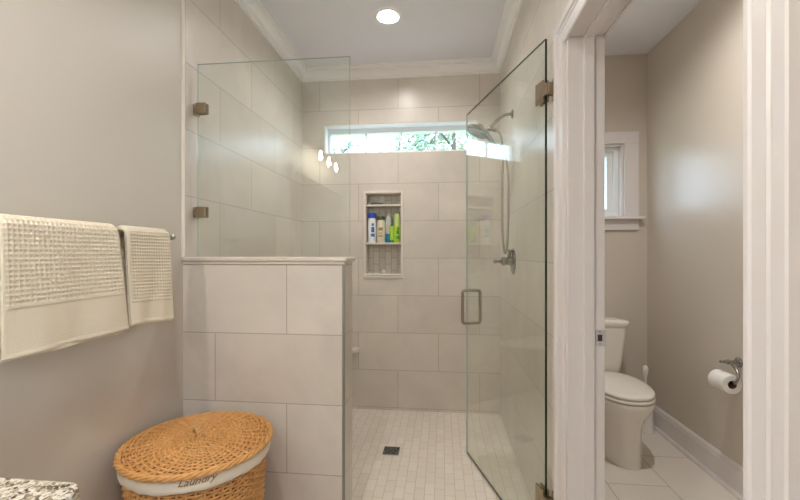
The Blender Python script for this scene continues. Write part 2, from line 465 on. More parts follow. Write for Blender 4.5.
# unseen window in the right wall, added to let in more light
w3 = MB(); wx0, wx1 = XR + 0.05, XR + 0.10; zm = (FZ0 + FZ1) / 2
w3.box(wx0, wx1, FY0, FY1, FZ1 - 0.05, FZ1).box(wx0, wx1, FY0, FY1, FZ0, FZ0 + 0.05).box(wx0, wx1, FY0, FY0 + 0.05, FZ0 + 0.05, FZ1 - 0.05).box(wx0, wx1, FY1 - 0.05, FY1, FZ0 + 0.05, FZ1 - 0.05)
w3.box(wx0, wx1, FY0 + 0.05, FY1 - 0.05, zm - 0.02, zm + 0.02)
added_win = struct(w3.build('added_window', VINYL, bevel=0.002))
MB().box(wx0 + 0.02, wx0 + 0.024, FY0 + 0.05, FY1 - 0.05, FZ0 + 0.05, zm - 0.02).build('pane', PANE, parent=added_win)
MB().box(wx0 + 0.02, wx0 + 0.024, FY0 + 0.05, FY1 - 0.05, zm + 0.02, FZ1 - 0.05).build('pane', PANE, parent=added_win)
mb = MB()
mb.box(XR - 0.02, XR, FY0 - 0.09, FY0, FZ0 - 0.09, FZ1 + 0.09).box(XR - 0.02, XR, FY1, FY1 + 0.09, FZ0 - 0.09, FZ1 + 0.09).box(XR - 0.02, XR, FY0, FY1, FZ1, FZ1 + 0.09).box(XR - 0.02, XR, FY0, FY1, FZ0 - 0.09, FZ0)
mb.build('window_casing', WHITE, parent=added_win, bevel=0.003)

# ------------------------------------------------------------------ niche in the back wall
mb = MB()
mb.box(NX0, NX1, D + 0.10, D + 0.12, NZ0, NZ1)
nic = struct(mb.build('trim_8', MOSAIC_N), 'mosaic back of the wall niche')
mb = MB()
lt = 0.006
mb.box(NX0, NX0 + lt, D + 0.004, D + 0.10, NZ0, NZ1).box(NX1 - lt, NX1, D + 0.004, D + 0.10, NZ0, NZ1).box(NX0, NX1, D + 0.004, D + 0.10, NZ1 - lt, NZ1)
mb.build('niche_lining', STONE, parent=nic)
def pencil(mb, x0, x1, z0, z1):
    mb.box(x0, x1, D - 0.009, D + 0.006, z0, z1)
mb = MB()
pw = 0.020
pencil(mb, NX0 - pw, NX0 + 0.002, NZ0 - pw, NZ1 + pw); pencil(mb, NX1 - 0.002, NX1 + pw, NZ0 - pw, NZ1 + pw)
pencil(mb, NX0, NX1, NZ1 - 0.002, NZ1 + pw); pencil(mb, NX0, NX1, NZ0 - pw, NZ0)
mb.build('niche_frame', CREAM_PENCIL, parent=nic, bevel=0.004)
SH_T, SH_B, SILL = 1.692, 1.378, 1.118
MB().box(NX0, NX1, D - 0.006, D + 0.10, SH_T - 0.016, SH_T).build('niche_shelf', STONE, parent=nic, bevel=0.003)
MB().box(NX0, NX1, D - 0.006, D + 0.10, SH_B - 0.016, SH_B).build('niche_shelf', STONE, parent=nic, bevel=0.003)
MB().box(NX0, NX1, D - 0.012, D + 0.10, NZ0, SILL).build('niche_sill', CREAM_PENCIL, parent=nic, bevel=0.004)

# corner bench slab in the shower
mb = MB()
poly = [(XL, D, 0)]
n = 14
bl = 0.50
for i in range(n + 1):
    t = i / n
    # gently bowed diagonal front edge
    x = XL + bl * (1 - t); y = D - bl * t
    k = 0.05 * sin(pi * t)
    poly.append((x + k, y - k, 0))
mb.prism(poly, (0, 0, 0.468), (0, 0, 0.512))
tag(mb.build('corner_bench', CREAM_PENCIL, loc=(XL, D, 0.468), bevel=0.012), 'cream stone corner seat slab in the shower behind the half wall', 'shower seat')

# ------------------------------------------------------------------ recessed ceiling lamps
BULB_R = 0.035
BAFFLE = mat('lamp_baffle', lin(60, 56, 50), 0.6)
labels = {0: 'round white recessed lamp in the ceiling over the shower floor', 1: 'unseen recessed fill lamp added above the towels and basket',
          2: 'unseen recessed fill lamp added at the vanity end of the bathroom', 3: 'round recessed ceiling lamp inside the toilet room'}
bulb_mats = {}
for i, (x, y, where) in enumerate(CANS):
    w = {'toilet': CAN_TOILET, 'hall_fill': CAN_HALL_FILL}.get(where, CAN_W)
    if w not in bulb_mats: bulb_mats[w] = emit_mat('lamp_glow_%d' % len(bulb_mats), (1, 0.98, 0.95, 1), w, 2.3 * pi * BULB_R ** 2)
    t = thing('recessed_light', (x, y, CEIL), labels[i], 'ceiling lamp', 'recessed ceiling lamps')
    # trim ring with open middle
    mb = MB()
    sd = 40
    pr = [(0.066, 0.0), (0.066, -0.004), (0.070, -0.007), (0.086, -0.005), (0.090, -0.001), (0.090, 0.0)]
    mb.loft([[(x + r * cos(2 * pi * k / sd), y + r * sin(2 * pi * k / sd), CEIL + h) for k in range(sd)] for r, h in pr], cap=False, closed=True)
    mb.build('trim_ring', CROWNM, parent=t, smooth=True)
    mb = MB()
    pr = [(0.0665, -0.001), (0.062, 0.03), (0.0555, 0.07), (0.0555, 0.125), (0.0, 0.126)]
    mb.lathe(pr, (x, y, CEIL), sides=40, cap=False)
    mb.build('baffle', BAFFLE, parent=t, smooth=True, fix=False)
    mb = MB(); mb.lathe([(0.0, 0.012), (0.012, 0.0135), (0.024, 0.020), (0.033, 0.032), (0.036, 0.046), (0.030, 0.08), (0.018, 0.122)], (x, y, CEIL), sides=32)
    mb.mi = 0
    b = mb.build('bulb', [VINYL, bulb_mats[w]], parent=t, smooth=True)
    for p in b.data.polygons:
        if p.center.z < 0.045: p.material_index = 1

# ------------------------------------------------------------------ shower glass panel
GY = 1.768
def glass_slab(mb, c, ax, ay, az, hx, hy, hz): mb.obox(c, ax, ay, az, hx, hy, hz)
pt = thing('glass_screen', ((XL + XE) / 2, GY, 1.274), 'fixed clear glass panel standing on top of the tiled half wall', 'glass panel')
gx0, gx1, gz0, gz1 = XL + 0.022, XE + 0.006, 1.276, 2.185
mb = MB().box(gx0, gx1, GY - 0.005, GY + 0.005, gz0, gz1)
g = mb.build('glass', [GLASS, GLASS_EDGE_L], parent=pt)
for p in g.data.polygons:
    if abs(p.normal.y) < 0.5: p.material_index = 1
for zz in (1.974, 1.485):
    mb = MB()
    mb.box(gx0 - 0.002, gx0 + 0.048, GY - 0.017, GY - 0.006, zz - 0.025, zz + 0.025)
    mb.box(gx0 - 0.004, gx0 + 0.046, GY + 0.006, GY + 0.017, zz - 0.025, zz + 0.025)
    mb.box(XL, gx0 - 0.001, GY - 0.006, GY + 0.010, zz - 0.012, zz + 0.012)
    mb.box(XL, XL + 0.006, GY - 0.005, GY + 0.042, zz - 0.025, zz + 0.025)
    mb.build('clip', BRONZE, parent=pt, bevel=0.002)

# ------------------------------------------------------------------ hinged shower door, swung inwards
H = Vector((0.428, 1.70, 0)); FE = Vector((0.158, 2.583, 0))
dd = (FE - H).normalized(); dn = Vector((-dd.y, dd.x, 0)); up = Vector((0, 0, 1))   # dn points to the shower interior (-X)
dl = (FE - H).length
dr = thing('shower_door', tuple(H), 'frameless clear glass shower door standing open into the shower', 'shower door')
mid = H + dd * dl / 2
dz0, dz1 = 0.012, 2.18
g = MB().obox(mid + up * (dz0 + dz1) / 2, dd, dn, up, dl / 2, 0.005, (dz1 - dz0) / 2).build('glass', [GLASS, GLASS_EDGE, GLASS_EDGE_L], parent=dr)
for p in g.data.polygons:
    if abs(p.normal.dot(dn)) < 0.5: p.material_index = 1 if p.normal.dot(dd) < 0.5 else 2
for zz in (1.965, 0.262):
    mb = MB()
    for sgn in (-1, 1):
        mb.obox(H + dd * 0.030 + dn * sgn * 0.0105 + up * zz, dd, dn, up, 0.030, 0.0045, 0.045)
    mb.obox(H - dd * 0.010 + up * zz, dd, dn, up, 0.012, 0.013, 0.024)
    mb.box(XR - 0.0075, XR - 0.0015, 1.655, 1.705, zz - 0.045, zz + 0.045)
    mb.obox((0.443, 1.685, zz), (1, 0, 0), (0, 1, 0), up, 0.013, 0.014, 0.024)
    h = mb.build('hinge', BRONZE, parent=dr, bevel=0.002)
    mb = MB()
    for sgn in (-1, 1):
        mb.obox(H + dd * 0.026 + dn * sgn * 0.0155 + up * zz, dd, dn, up, 0.0045, 0.0006, 0.012)
    mb.build('hinge_slot', EDGE, parent=h)
mb = MB()
hp = H + dd * (dl - 0.078)
zc, hh, so, r = 0.957, 0.112, 0.058, 0.0095
for sgn in (-1, 1):
    pts = [hp + dn * sgn * 0.004 + up * (zc + hh - r), hp + dn * sgn * (so - 0.018) + up * (zc + hh - r)]
    for a in range(1, 6):
        th = pi / 2 * a / 6
        pts.append(hp + dn * sgn * (so - 0.018 + 0.018 * sin(th)) + up * (zc + hh - r - 0.018 + 0.018 * cos(th)))
    pts.append(hp + dn * sgn * so + up * (zc + hh - r - 0.018))
    low = [Vector((p.x, p.y, 2 * zc - p.z)) for p in reversed(pts)]
    mb.tube(pts + low, r, 12)
mb.build('handle', NICKEL, parent=dr, smooth=True)

# ------------------------------------------------------------------ shower fittings
AY = 2.655
sh = thing('hand_shower', (XR, AY, 2.20), 'chrome round shower head with hand spray on the right tiled wall', 'shower head')
MB().lathe([(0.0, 0), (0.030, 0.0), (0.030, 0.004), (0.022, 0.012), (0.013, 0.016), (0.0, 0.016)], (XR, AY, 2.20), (-1, 0, 0)).build('flange', CHROME, parent=sh, smooth=True)
arm = spline([(XR - 0.008, AY, 2.200), (XR - 0.05, AY, 2.196), (XR - 0.09, AY, 2.172), (XR - 0.125, AY, 2.135), (XR - 0.142, AY, 2.115)], 6)
MB().tube(arm, 0.0105, 12).build('arm', CHROME, parent=sh, smooth=True)
mb = MB()
mb.lathe([(0.0, -0.018), (0.012, -0.018), (0.019, -0.008), (0.019, 0.008), (0.012, 0.018), (0, 0.018)], (XR - 0.145, AY, 2.112), (0.6, 0, 0.8), 20)
mb.tube([(XR - 0.145, AY, 2.112), (XR - 0.128, AY - 0.02, 2.095), (XR - 0.11, AY - 0.03, 2.085)], 0.012, 12)
mb.build('diverter', CHROME, parent=sh, smooth=True)
hn = Vector((-0.42, -0.12, -0.9)).normalized()
hc = Vector((0.236, AY - 0.005, 2.093))
hd = MB().lathe([(0.0, -0.045), (0.020, -0.044), (0.026, -0.030), (0.058, -0.014), (0.077, -0.004), (0.080, 0.004), (0.076, 0.011), (0.0, 0.013)], hc, hn, 36).build('spray_head', CHROME, parent=sh, smooth=True)
mb = MB(); mb.lathe([(0.0, 0.0132), (0.066, 0.0132), (0.064, 0.015), (0.0, 0.015)], hc, hn, 36)
mb.build('spray_face', mat('grey_spray_face', lin(150, 155, 160), 0.35, 0.2), parent=hd, smooth=True)
mb = MB()
wd = [(0.262, AY - 0.03, 2.085), (0.29, AY - 0.035, 2.055), (0.318, AY - 0.035, 2.02), (0.345, AY - 0.035, 1.985)]
mb.tube(spline(wd, 5), [0.020 - 0.008 * i / 15 for i in range(16)], 12)
mb.build('hand_spray', CHROME, parent=sh, smooth=True)
hose = spline([(XR - 0.112, AY - 0.03, 2.086), (XR - 0.085, AY - 0.035, 2.055), (0.391, AY - 0.035, 1.95), (0.387, AY - 0.035, 1.80), (0.385, AY - 0.035, 1.60), (0.388, AY - 0.035, 1.42), (0.396, AY - 0.035, 1.325),
               (0.406, AY - 0.035, 1.290), (0.416, AY - 0.035, 1.325), (0.421, AY - 0.035, 1.42), (0.424, AY - 0.035, 1.64), (0.418, AY - 0.035, 1.85), (0.395, AY - 0.035, 1.965), (0.365, AY - 0.035, 1.985), (0.345, AY - 0.035, 1.985)], 10)
rr = [0.0072 + 0.0008 * (i % 2) for i in range(len(hose))]
MB().tube(hose, rr, 10).build('hose', NICKEL, parent=sh, smooth=True)

VZ, VY = 1.238, 2.635
vt = thing('shower_valve', (XR, VY, VZ), 'chrome shower mixer valve with lever on the right tiled wall below the hose', 'shower valve')
MB().lathe([(0, 0), (0.086, 0), (0.085, 0.005), (0.070, 0.011), (0.0, 0.014)], (XR, VY, VZ), (-1, 0, 0), 40).build('escutcheon', CHROME, parent=vt, smooth=True)
MB().lathe([(0.030, 0.010), (0.030, 0.018), (0.024, 0.024), (0.024, 0.05), (0.028, 0.056), (0.028, 0.07), (0.020, 0.078), (0.0, 0.08)], (XR, VY, VZ), (-1, 0, 0)).build('stem', CHROME, parent=vt, smooth=True)
mb = MB()
mb.lathe([(0.012, 0.07), (0.010, 0.09), (0.0085, 0.105), (0.013, 0.112), (0.014, 0.12), (0.009, 0.128), (0.0, 0.129)], (XR, VY, VZ), (-1, 0, 0), 20)
mb.build('knob', CHROME, parent=vt, smooth=True)
mb = MB()
mb.tube([(XR - 0.03, VY, VZ + 0.02), (XR - 0.024, VY - 0.01, VZ + 0.06)], [0.012, 0.009], 12)
mb.lathe([(0, -0.01), (0.012, -0.008), (0.014, 0.0), (0.012, 0.008), (0, 0.01)], (XR - 0.022, VY - 0.012, VZ + 0.068), (0.1, -0.2, 1), 16)
mb.build('lever', CHROME, parent=vt, smooth=True)

# floor drain
dx, dy = -0.330, 2.567
t = thing('floor_drain', (dx, dy, 0), 'small square metal drain in the mosaic shower floor', 'drain')
mb = MB(); e = 0.052
mb.box(dx - e, dx + e, dy - e, dy - e + 0.006, 0.0005, 0.004).box(dx - e, dx + e, dy + e - 0.006, dy + e, 0.0005, 0.004).box(dx - e, dx - e + 0.006, dy - e + 0.006, dy + e - 0.006, 0.0005, 0.004).box(dx + e - 0.006, dx + e, dy - e + 0.006, dy + e - 0.006, 0.0005, 0.004)
mb.build('frame', CHROME, parent=t)
MB().box(dx - e + 0.006, dx + e - 0.006, dy - e + 0.006, dy + e - 0.006, 0.0003, 0.001).build('sump', DARK, parent=t)
mb = MB()
for i in range(7):
    a = -e + 0.012 + i * (2 * e - 0.024) / 6
    mb.tube([(dx + a + 0.008 * sin(k * 1.7 + i), dy - e + 0.006 + (2 * e - 0.012) * k / 10, 0.0022) for k in range(11)], 0.0022, 6)
    mb.tube([(dx - e + 0.006 + (2 * e - 0.012) * k / 10, dy + a + 0.006 * sin(k * 1.5 + i * 2), 0.0022) for k in range(11)], 0.0016, 6)
mb.build('grate', CHROME, parent=t, smooth=True)

# ------------------------------------------------------------------ toiletries in the niche
def bottle(name, loc, label, cat, body, cap_m, prof_b, prof_c, flat=1.0, band=None):
    t = thing(name, loc, label, cat, 'toiletries in the wall niche')
    b = MB().lathe(prof_b, loc, sides=24).build('body', body, parent=t, smooth=True)
    if prof_c:
        MB().lathe(prof_c, loc, sides=24).build('cap', cap_m, parent=t, smooth=True)
    if flat != 1.0: t.scale = (1, flat, 1)
    if band:
        z0, z1, r, m, pts = band
        mb = MB()
        for (a0, a1, q0, q1) in pts:
            A = [a0 + (a1 - a0) * k / 8 for k in range(9)]
            vs = [(loc[0] + r * sin(a), loc[1] - r * cos(a), z) for z in (loc[2] + q0, loc[2] + q1) for a in A]
            mb.add(vs, [(k, k + 1, 9 + k + 1, 9 + k) for k in range(8)])
        o = mb.build('printed_label', m, parent=b, fix=False)
        md = o.modifiers.new('thick', 'SOLIDIFY'); md.thickness = 0.0006; md.offset = 1
    return t
BY = D + 0.045
WHITEP = mat('white_bottle_plastic', lin(238, 240, 242), 0.3)
BLUEC = mat('blue_cap_plastic', lin(28, 70, 190), 0.3)
BLUEL = mat('blue_print', lin(60, 110, 190), 0.4)
CREAMP = mat('cream_bottle_plastic', lin(226, 216, 188), 0.35)
GREENC = mat('dark_green_cap', lin(62, 84, 50), 0.4)
OLIVE = mat('olive_print', lin(150, 140, 90), 0.5)
CLEARP = mat('clear_grey_plastic', lin(190, 194, 190), 0.15)
TEAL = mat('teal_gel', lin(20, 120, 160), 0.25)
LIME = mat('lime_bottle_plastic', lin(168, 206, 60), 0.3)
LIMEP = mat('pale_lime_plastic', lin(186, 204, 130), 0.3)
DKGREEN = mat('green_print', lin(70, 140, 50), 0.4)
bottle('shampoo_bottle', (-0.585, BY, SH_B), 'white shampoo bottle with a bright blue cap on the niche shelf', 'bottle', WHITEP, BLUEC,
       [(0, 0), (0.034, 0), (0.036, 0.006), (0.036, 0.12), (0.033, 0.18), (0.030, 0.205)], [(0.030, 0.205), (0.033, 0.207), (0.033, 0.235), (0.028, 0.248), (0.0, 0.25)],
       band=(0, 0, 0.0367, BLUEL, [(-0.1, 0.8, 0.05, 0.075), (0.0, 0.7, 0.085, 0.13), (0.1, 0.6, 0.14, 0.16)]))
bottle('lotion_bottle', (-0.508, BY, SH_B), 'cream lotion bottle with a dark green cap on the niche shelf', 'bottle', CREAMP, GREENC,
       [(0, 0), (0.034, 0), (0.036, 0.006), (0.036, 0.11), (0.034, 0.16), (0.029, 0.19)], [(0.029, 0.19), (0.032, 0.192), (0.032, 0.21), (0.026, 0.22), (0.0, 0.222)],
       band=(0, 0, 0.0367, OLIVE, [(-0.5, 0.5, 0.05, 0.06), (-0.4, 0.4, 0.075, 0.082), (-0.45, 0.5, 0.1, 0.125)]))
t = thing('soap_bottle', (-0.447, BY + 0.01, SH_B), 'tall clear bottle with teal base on the niche shelf', 'bottle', 'toiletries in the wall niche')
l = WL[t]
MB().lathe([(0.025, 0.072), (0.026, 0.075), (0.026, 0.19), (0.022, 0.212), (0.013, 0.222)], l, sides=24).build('body', CLEARP, parent=t, smooth=True)
MB().lathe([(0, 0), (0.027, 0), (0.028, 0.004), (0.028, 0.07), (0.026, 0.074), (0, 0.074)], l, sides=24).build('base', TEAL, parent=t, smooth=True)
MB().lathe([(0.013, 0.222), (0.018, 0.224), (0.018, 0.240), (0.010, 0.250), (0, 0.252)], l, sides=20).build('cap', CLEARP, parent=t, smooth=True)
t = thing('gel_tube', (-0.414, D + 0.018, SH_B), 'short lime green tube in front of the tall lime bottle', 'tube', 'toiletries in the wall niche')
l = WL[t]
rings = []
for z, a, b in ((0.0, 0.014, 0.012), (0.02, 0.015, 0.013), (0.021, 0.017, 0.014), (0.09, 0.018, 0.008), (0.135, 0.019, 0.002)):
    rings.append([(l.x + a * cos(2 * pi * k / 20), l.y + b * sin(2 * pi * k / 20), l.z + z) for k in range(20)])
MB().loft(rings[2:]).build('body', LIME, parent=t, smooth=True)
MB().loft(rings[:2]).build('cap', DKGREEN, parent=t, smooth=True)
bottle('body_wash_bottle', (-0.375, BY, SH_B), 'tall lime green wash bottle with pale top at the right end of the niche shelf', 'bottle', LIME, LIMEP,
       [(0, 0), (0.031, 0), (0.033, 0.006), (0.033, 0.13), (0.030, 0.14)], [(0.030, 0.14), (0.027, 0.15), (0.027, 0.215), (0.022, 0.235), (0.012, 0.243), (0.0, 0.245)],
       band=(0, 0, 0.0337, DKGREEN, [(-0.1, 0.7, 0.03, 0.055), (0.0, 0.6, 0.07, 0.1), (0.15, 0.6, 0.105, 0.125)]))
# soap on sill
mb = MB()
mb.lathe([(0, 0), (0.017, 0), (0.020, 0.008), (0.017, 0.022), (0.012, 0.03), (0.007, 0.036), (0, 0.037)], (-0.485, D + 0.03, SILL), sides=20)
tag(mb.build('soap_figure', mat('pale_green_soap', lin(188, 208, 176), 0.5, noise=(60, 0.1)), loc=(-0.485, D + 0.03, SILL), smooth=True), 'small pale green soap on the bottom sill of the niche', 'soap')
# razor lying on the top shelf
t = thing('razor', (-0.545, D + 0.03, SH_T), 'dark grey razor lying on the top shelf of the niche', 'razor')
GREYD = mat('dark_grey_rubber', lin(86, 92, 100), 0.5)
MB().tube(spline([(-0.60, D + 0.035, SH_T + 0.009), (-0.56, D + 0.03, SH_T + 0.014), (-0.52, D + 0.028, SH_T + 0.012), (-0.485, D + 0.026, SH_T + 0.009)], 6), 0.008, 10).build('handle', GREYD, parent=t, smooth=True)
MB().box(-0.615, -0.594, D + 0.012, D + 0.056, SH_T + 0.001, SH_T + 0.018).build('head', NICKEL, parent=t, bevel=0.003)

# ------------------------------------------------------------------ towel bar and towels
BX, BZ = XL + 0.075, 1.358
bar_y0, bar_y1 = 0.812, 1.503
tb = thing('towel_bar', (XL, (bar_y0 + bar_y1) / 2, BZ), 'brushed nickel towel bar on the painted wall', 'towel bar')
MB().tube([(BX, bar_y0 - 0.005, BZ), (BX, bar_y1 + 0.005, BZ)], 0.0085, 14).build('bar', NICKEL, parent=tb, smooth=True)
for yy in (bar_y0, bar_y1):
    mb = MB()
    mb.lathe([(0, 0), (0.026, 0), (0.026, 0.005), (0.016, 0.010), (0.011, 0.016), (0.011, 0.064), (0.013, 0.072), (0.0, 0.086)], (XL, yy, BZ), (1, 0, 0), 20)
    s = 1 if yy > 1.2 else -1
    mb.lathe([(0.009, 0), (0.013, 0.003), (0.013, 0.012), (0.010, 0.018), (0.006, 0.024), (0, 0.025)], (BX, yy + s * 0.004, BZ), (0, s, 0), 16)
    mb.build('post', NICKEL, parent=tb, smooth=True)

def towel(mb, y0, y1, front, back, xoff, cell, flare, seed, band=(0.03, 0.125), top_extra=0.0, sway=0.0):
    """one draped sheet: from front hem over the bar to back hem, waffle relief outside, smooth band near the front hem"""
    rnd = random.Random(seed)
    rr = 0.0105 + xoff
    zt = BZ
    arc = pi * rr
    total = front + arc + back
    step = cell / 6
    ns = int(total / step); nw = int((y1 - y0) / step)
    cols = []
    ph = rnd.random() * 6
    for i in range(ns + 1):
        s = total * i / ns
        if s < front:
            z = zt - front + s; bx = rr; nx, nz = 1, 0; hang = 1 - s / front; side = 1
        elif s < front + arc:
            th = (s - front) / rr; bx = rr * cos(th); z = zt + rr * sin(th); nx, nz = cos(th), sin(th); hang = 0; side = 0
        else:
            z = zt - (s - front - arc); bx = -rr; nx, nz = -1, 0; hang = (s - front - arc) / max(back, 0.01); side = -1
        row = []
        for j in range(nw + 1):
            v = j / nw
            y = y0 + (y1 - y0) * v
            yy = y + flare[0] * hang * (1 - v) + flare[1] * hang * v
            lift = 0.0
            if side == 1:
                lift = hang * (0.010 + 0.006 * sin(v * 7 + ph)) + 0.004 * sin(v * 13 + ph * 2 + hang * 3) * hang
                zz = z + sway * (v - 0.5) * hang
            elif side == -1:
                lift = -hang * 0.004; zz = z
            else: zz = z
            inb = s < band[1] and s > 0.0
            if s < band[1]:
                w = 0.0012 * (1 if s < band[0] * 0.35 else 0)
                if abs(s - band[1]) < step * 1.5: w = 0.002
            else:
                a = (s / cell) % 1; b = ((y - y0) / cell) % 1
                ridge = max(abs(2 * a - 1), abs(2 * b - 1)) ** 2
                w = 0.0042 * ridge - 0.0016
            edge = min(v, 1 - v) * (y1 - y0)
            if edge < 0.008: w = 0.001
            w += 0.0005 * (rnd.random() - 0.5)
            if edge < 0.014 and xoff > 0.01:
                w -= 0.007 * (1 - edge / 0.014) ** 2 * (1 if side == 0 else 0.5)
            row.append((BX + bx + nx * w + lift, yy, zz + nz * w))
        cols.append(row)
    vs = [p for r in cols for p in r]; n = nw + 1
    fs = [(i * n + j, i * n + j + 1, (i + 1) * n + j + 1, (i + 1) * n + j) for i in range(ns) for j in range(nw)]
    mb.add(vs, fs)
def towel_obj(name, parent, loc, *a, thick=0.007, **k):
    mb = MB(); towel(mb, *a, **k)
    o = mb.build(name, TOWEL, parent=parent, loc=loc, smooth=True, fix=False, angle=0)
    md = o.modifiers.new('thick', 'SOLIDIFY'); md.thickness = thick; md.offset = -1
    return o
bt = thing('bath_towel', (BX, 1.06, BZ - 0.32), 'large cream waffle bath towel folded over the towel bar', 'towel')
towel_obj('outer_layer', bt, None, 0.857, 1.214, 0.325, 0.27, 0.020, 0.0128, (-0.004, 0.030), 1, sway=0.004)
towel_obj('inner_layer', bt, None, 0.850, 1.205, 0.335, 0.28, 0.008, 0.0128, (-0.004, 0.020), 2, sway=0.0)
ht = thing('hand_towel', (BX, 1.36, BZ - 0.32), 'smaller cream waffle hand towel hanging at the far end of the bar', 'towel')
towel_obj('outer_layer', ht, None, 1.249, 1.468, 0.319, 0.25, 0.0175, 0.0118, (0.004, 0.004), 3, sway=-0.016, band=(0.03, 0.08))
towel_obj('inner_layer', ht, None, 1.252, 1.463, 0.325, 0.25, 0.0095, 0.0118, (0.002, 0.004), 4, sway=-0.016)

# ------------------------------------------------------------------ wicker laundry hamper
HX, HY0 = -0.895, 1.384
HA, HB = 0.252, 0.252           # half axes of the lid
HROT = 0.0
LZ = 0.595
def ell(a, b, th, z, r=1.0, off=0.0):
    x, y = (a * r + off) * cos(th), (b * r + off) * sin(th)
    return Vector((HX + x * cos(HROT) - y * sin(HROT), HY0 + x * sin(HROT) + y * cos(HROT), z))
hm = thing('laundry_hamper', (HX, HY0, 0), 'oval honey wicker laundry basket with lid and cream cloth liner by the half wall', 'laundry basket')
mb = MB()
NSP = 54
BASE_H = 0.578
ba, bb = HA - 0.018, HB - 0.018
def taper(z): return 0.84 + 0.16 * (z / BASE_H)
nr = 50
for j in range(nr):
    z = 0.012 + (BASE_H - 0.014) * j / (nr - 1)
    pts = []
    for k in range(NSP * 2):
        th = pi * k / NSP
        off = 0.0048 * cos(NSP / 2 * th * 2 / 1 * 0.5 * 2) * (1 if j % 2 else -1) if False else 0.0046 * (1 if ((k // 2 + j) % 2) else -1) * (1 if k % 2 == 0 else 0.0)
        pts.append(ell(ba * taper(z), bb * taper(z), th, z, off=off))
    mb.tube(pts, 0.0042, 6, closed=True)
for k in range(NSP):
    th = 2 * pi * k / NSP
    mb.tube([ell(ba * taper(z), bb * taper(z), th, z) for z in (0.004, 0.2, 0.4, BASE_H)], 0.0045, 5)
bk = mb.build('basket', WICKER, parent=hm, smooth=True, fix=False, angle=0)
mb = MB()
prf = [(0.0, 0.006), (0.6, 0.006), (0.955, 0.008), (0.975, BASE_H)]
sd = 48
mb.loft([[ell(ba * taper(z) - 0.009, bb * taper(z) - 0.009, 2 * pi * k / sd, z, r=1) if q > 0.9 else ell(ba * 0.84 * q, bb * 0.84 * q, 2 * pi * k / sd, z) for k in range(sd)] for q, z in ((0.02, 0.006), (0.6, 0.006), (0.95, 0.01), (1, 0.2), (1, 0.4), (1, BASE_H))], cap=False)
mb.build('gap_backing', WICKER_GAP, parent=bk, smooth=True, fix=False)  # dark backing so the gaps between strands look shaded
# cloth liner turned over the rim
mb = MB()
sd = 96
rings = []
for z, off in ((0.544, 0.006), (0.541, 0.010), (0.544, 0.0135), (0.556, 0.015), (0.572, 0.0145), (0.582, 0.011), (0.587, 0.005), (0.587, -0.004), (0.58, -0.013), (0.50, -0.0145)):
    rings.append([ell(ba, bb, 2 * pi * k / sd, z + (0.0012 * sin(9 * 2 * pi * k / sd) + 0.0008 * sin(23 * 2 * pi * k / sd + 1) if z < 0.56 else 0), off=off + 0.0012 * sin(31 * 2 * pi * k / sd) * (z < 0.58)) for k in range(sd)])
mb.loft(rings, cap=False)
ln = mb.build('liner', LINEN, parent=hm, smooth=True, fix=False, angle=0); ln['label'] = 'cream cloth liner folded over the rim'
# stitched word on the liner
cu = bpy.data.curves.new('lettering', 'FONT'); cu.body = 'Laundry'; cu.size = 0.033; cu.shear = 0.42; cu.extrude = 0.0006; cu.space_character = 0.95
cu.align_x = 'CENTER'; cu.resolution_u = 3
to = bpy.data.objects.new('lettering_curve', cu); C.objects.link(to)
dg = bpy.context.evaluated_depsgraph_get()
me = bpy.data.meshes.new_from_object(to.evaluated_get(dg))
bpy.data.objects.remove(to); bpy.data.curves.remove(cu)
TH0 = radians(-59) - HROT          # where on the rim the word sits
def rim_th(arc):                    # arc length -> angle
    th = TH0; n = 24; d = arc / n
    for _ in range(n):
        r_ = sqrt((ba * sin(th)) ** 2 + (bb * cos(th)) ** 2); th += d / r_
    return th
for v in me.vertices:
    p = ell(ba, bb, rim_th(v.co.x), 0.567 + v.co.y, off=0.0162 + v.co.z)
    v.co = p - WL[ln]
me.materials.append(GOLDT)
lo = bpy.data.objects.new('lettering', me); C.objects.link(lo); lo.parent = ln
WL[lo] = WL[ln]
# lid
mb = MB()
NR, NS2 = 26, 40
def lidz(q): return LZ + 0.016 * (1 - q * q)
for j in range(NR):
    q = 0.09 + 0.87 * j / (NR - 1)
    nsp = NS2 if q > 0.4 else NS2 // 2
    pts = []
    for k in range(nsp * 2):
        th = pi * k / nsp
        dz = 0.0052 * (1 if ((k // 2 + j) % 2) else -1) * (1 if k % 2 == 0 else 0)
        pts.append(ell(HA, HB, th, lidz(q) + dz, r=q))
    mb.tube(pts, 0.0038 if q > 0.35 else 0.0034, 6, closed=True)
for k in range(NS2):
    th = 2 * pi * k / NS2
    q0 = 0.03 if k % 2 == 0 else 0.36
    mb.tube([ell(HA, HB, th, lidz(q) + 0.002, r=q) for q in (q0, 0.5, 0.75, 0.985)], 0.0044, 6)
ld = mb.build('lid', WICKER, parent=hm, smooth=True, fix=False, angle=0)
mb = MB()
mb.loft([[ell(HA, HB, 2 * pi * k / 48, lidz(q) - h, r=q) for k in range(48)] for q, h in ((0.02, 0.006), (0.5, 0.006), (0.97, 0.006), (0.97, 0.010), (0.5, 0.010), (0.02, 0.010))], cap=False)
mb.build('lid_gap_backing', WICKER_GAP, parent=ld, smooth=True)  # dark disc under the lid weave, its colour stands for gap shade
mb = MB()
for s in range(4):
    n = 260
    mb.tube([ell(HA, HB, 2 * pi * k / n, LZ + 0.001 + 0.006 * sin(13 * 2 * pi * k / n + s * pi / 2), off=-0.002 + 0.006 * cos(13 * 2 * pi * k / n + s * pi / 2)) for k in range(n)], 0.0052, 6, closed=True)
mb.build('rim', WICKER, parent=ld, smooth=True, fix=False, angle=0)
mb = MB()
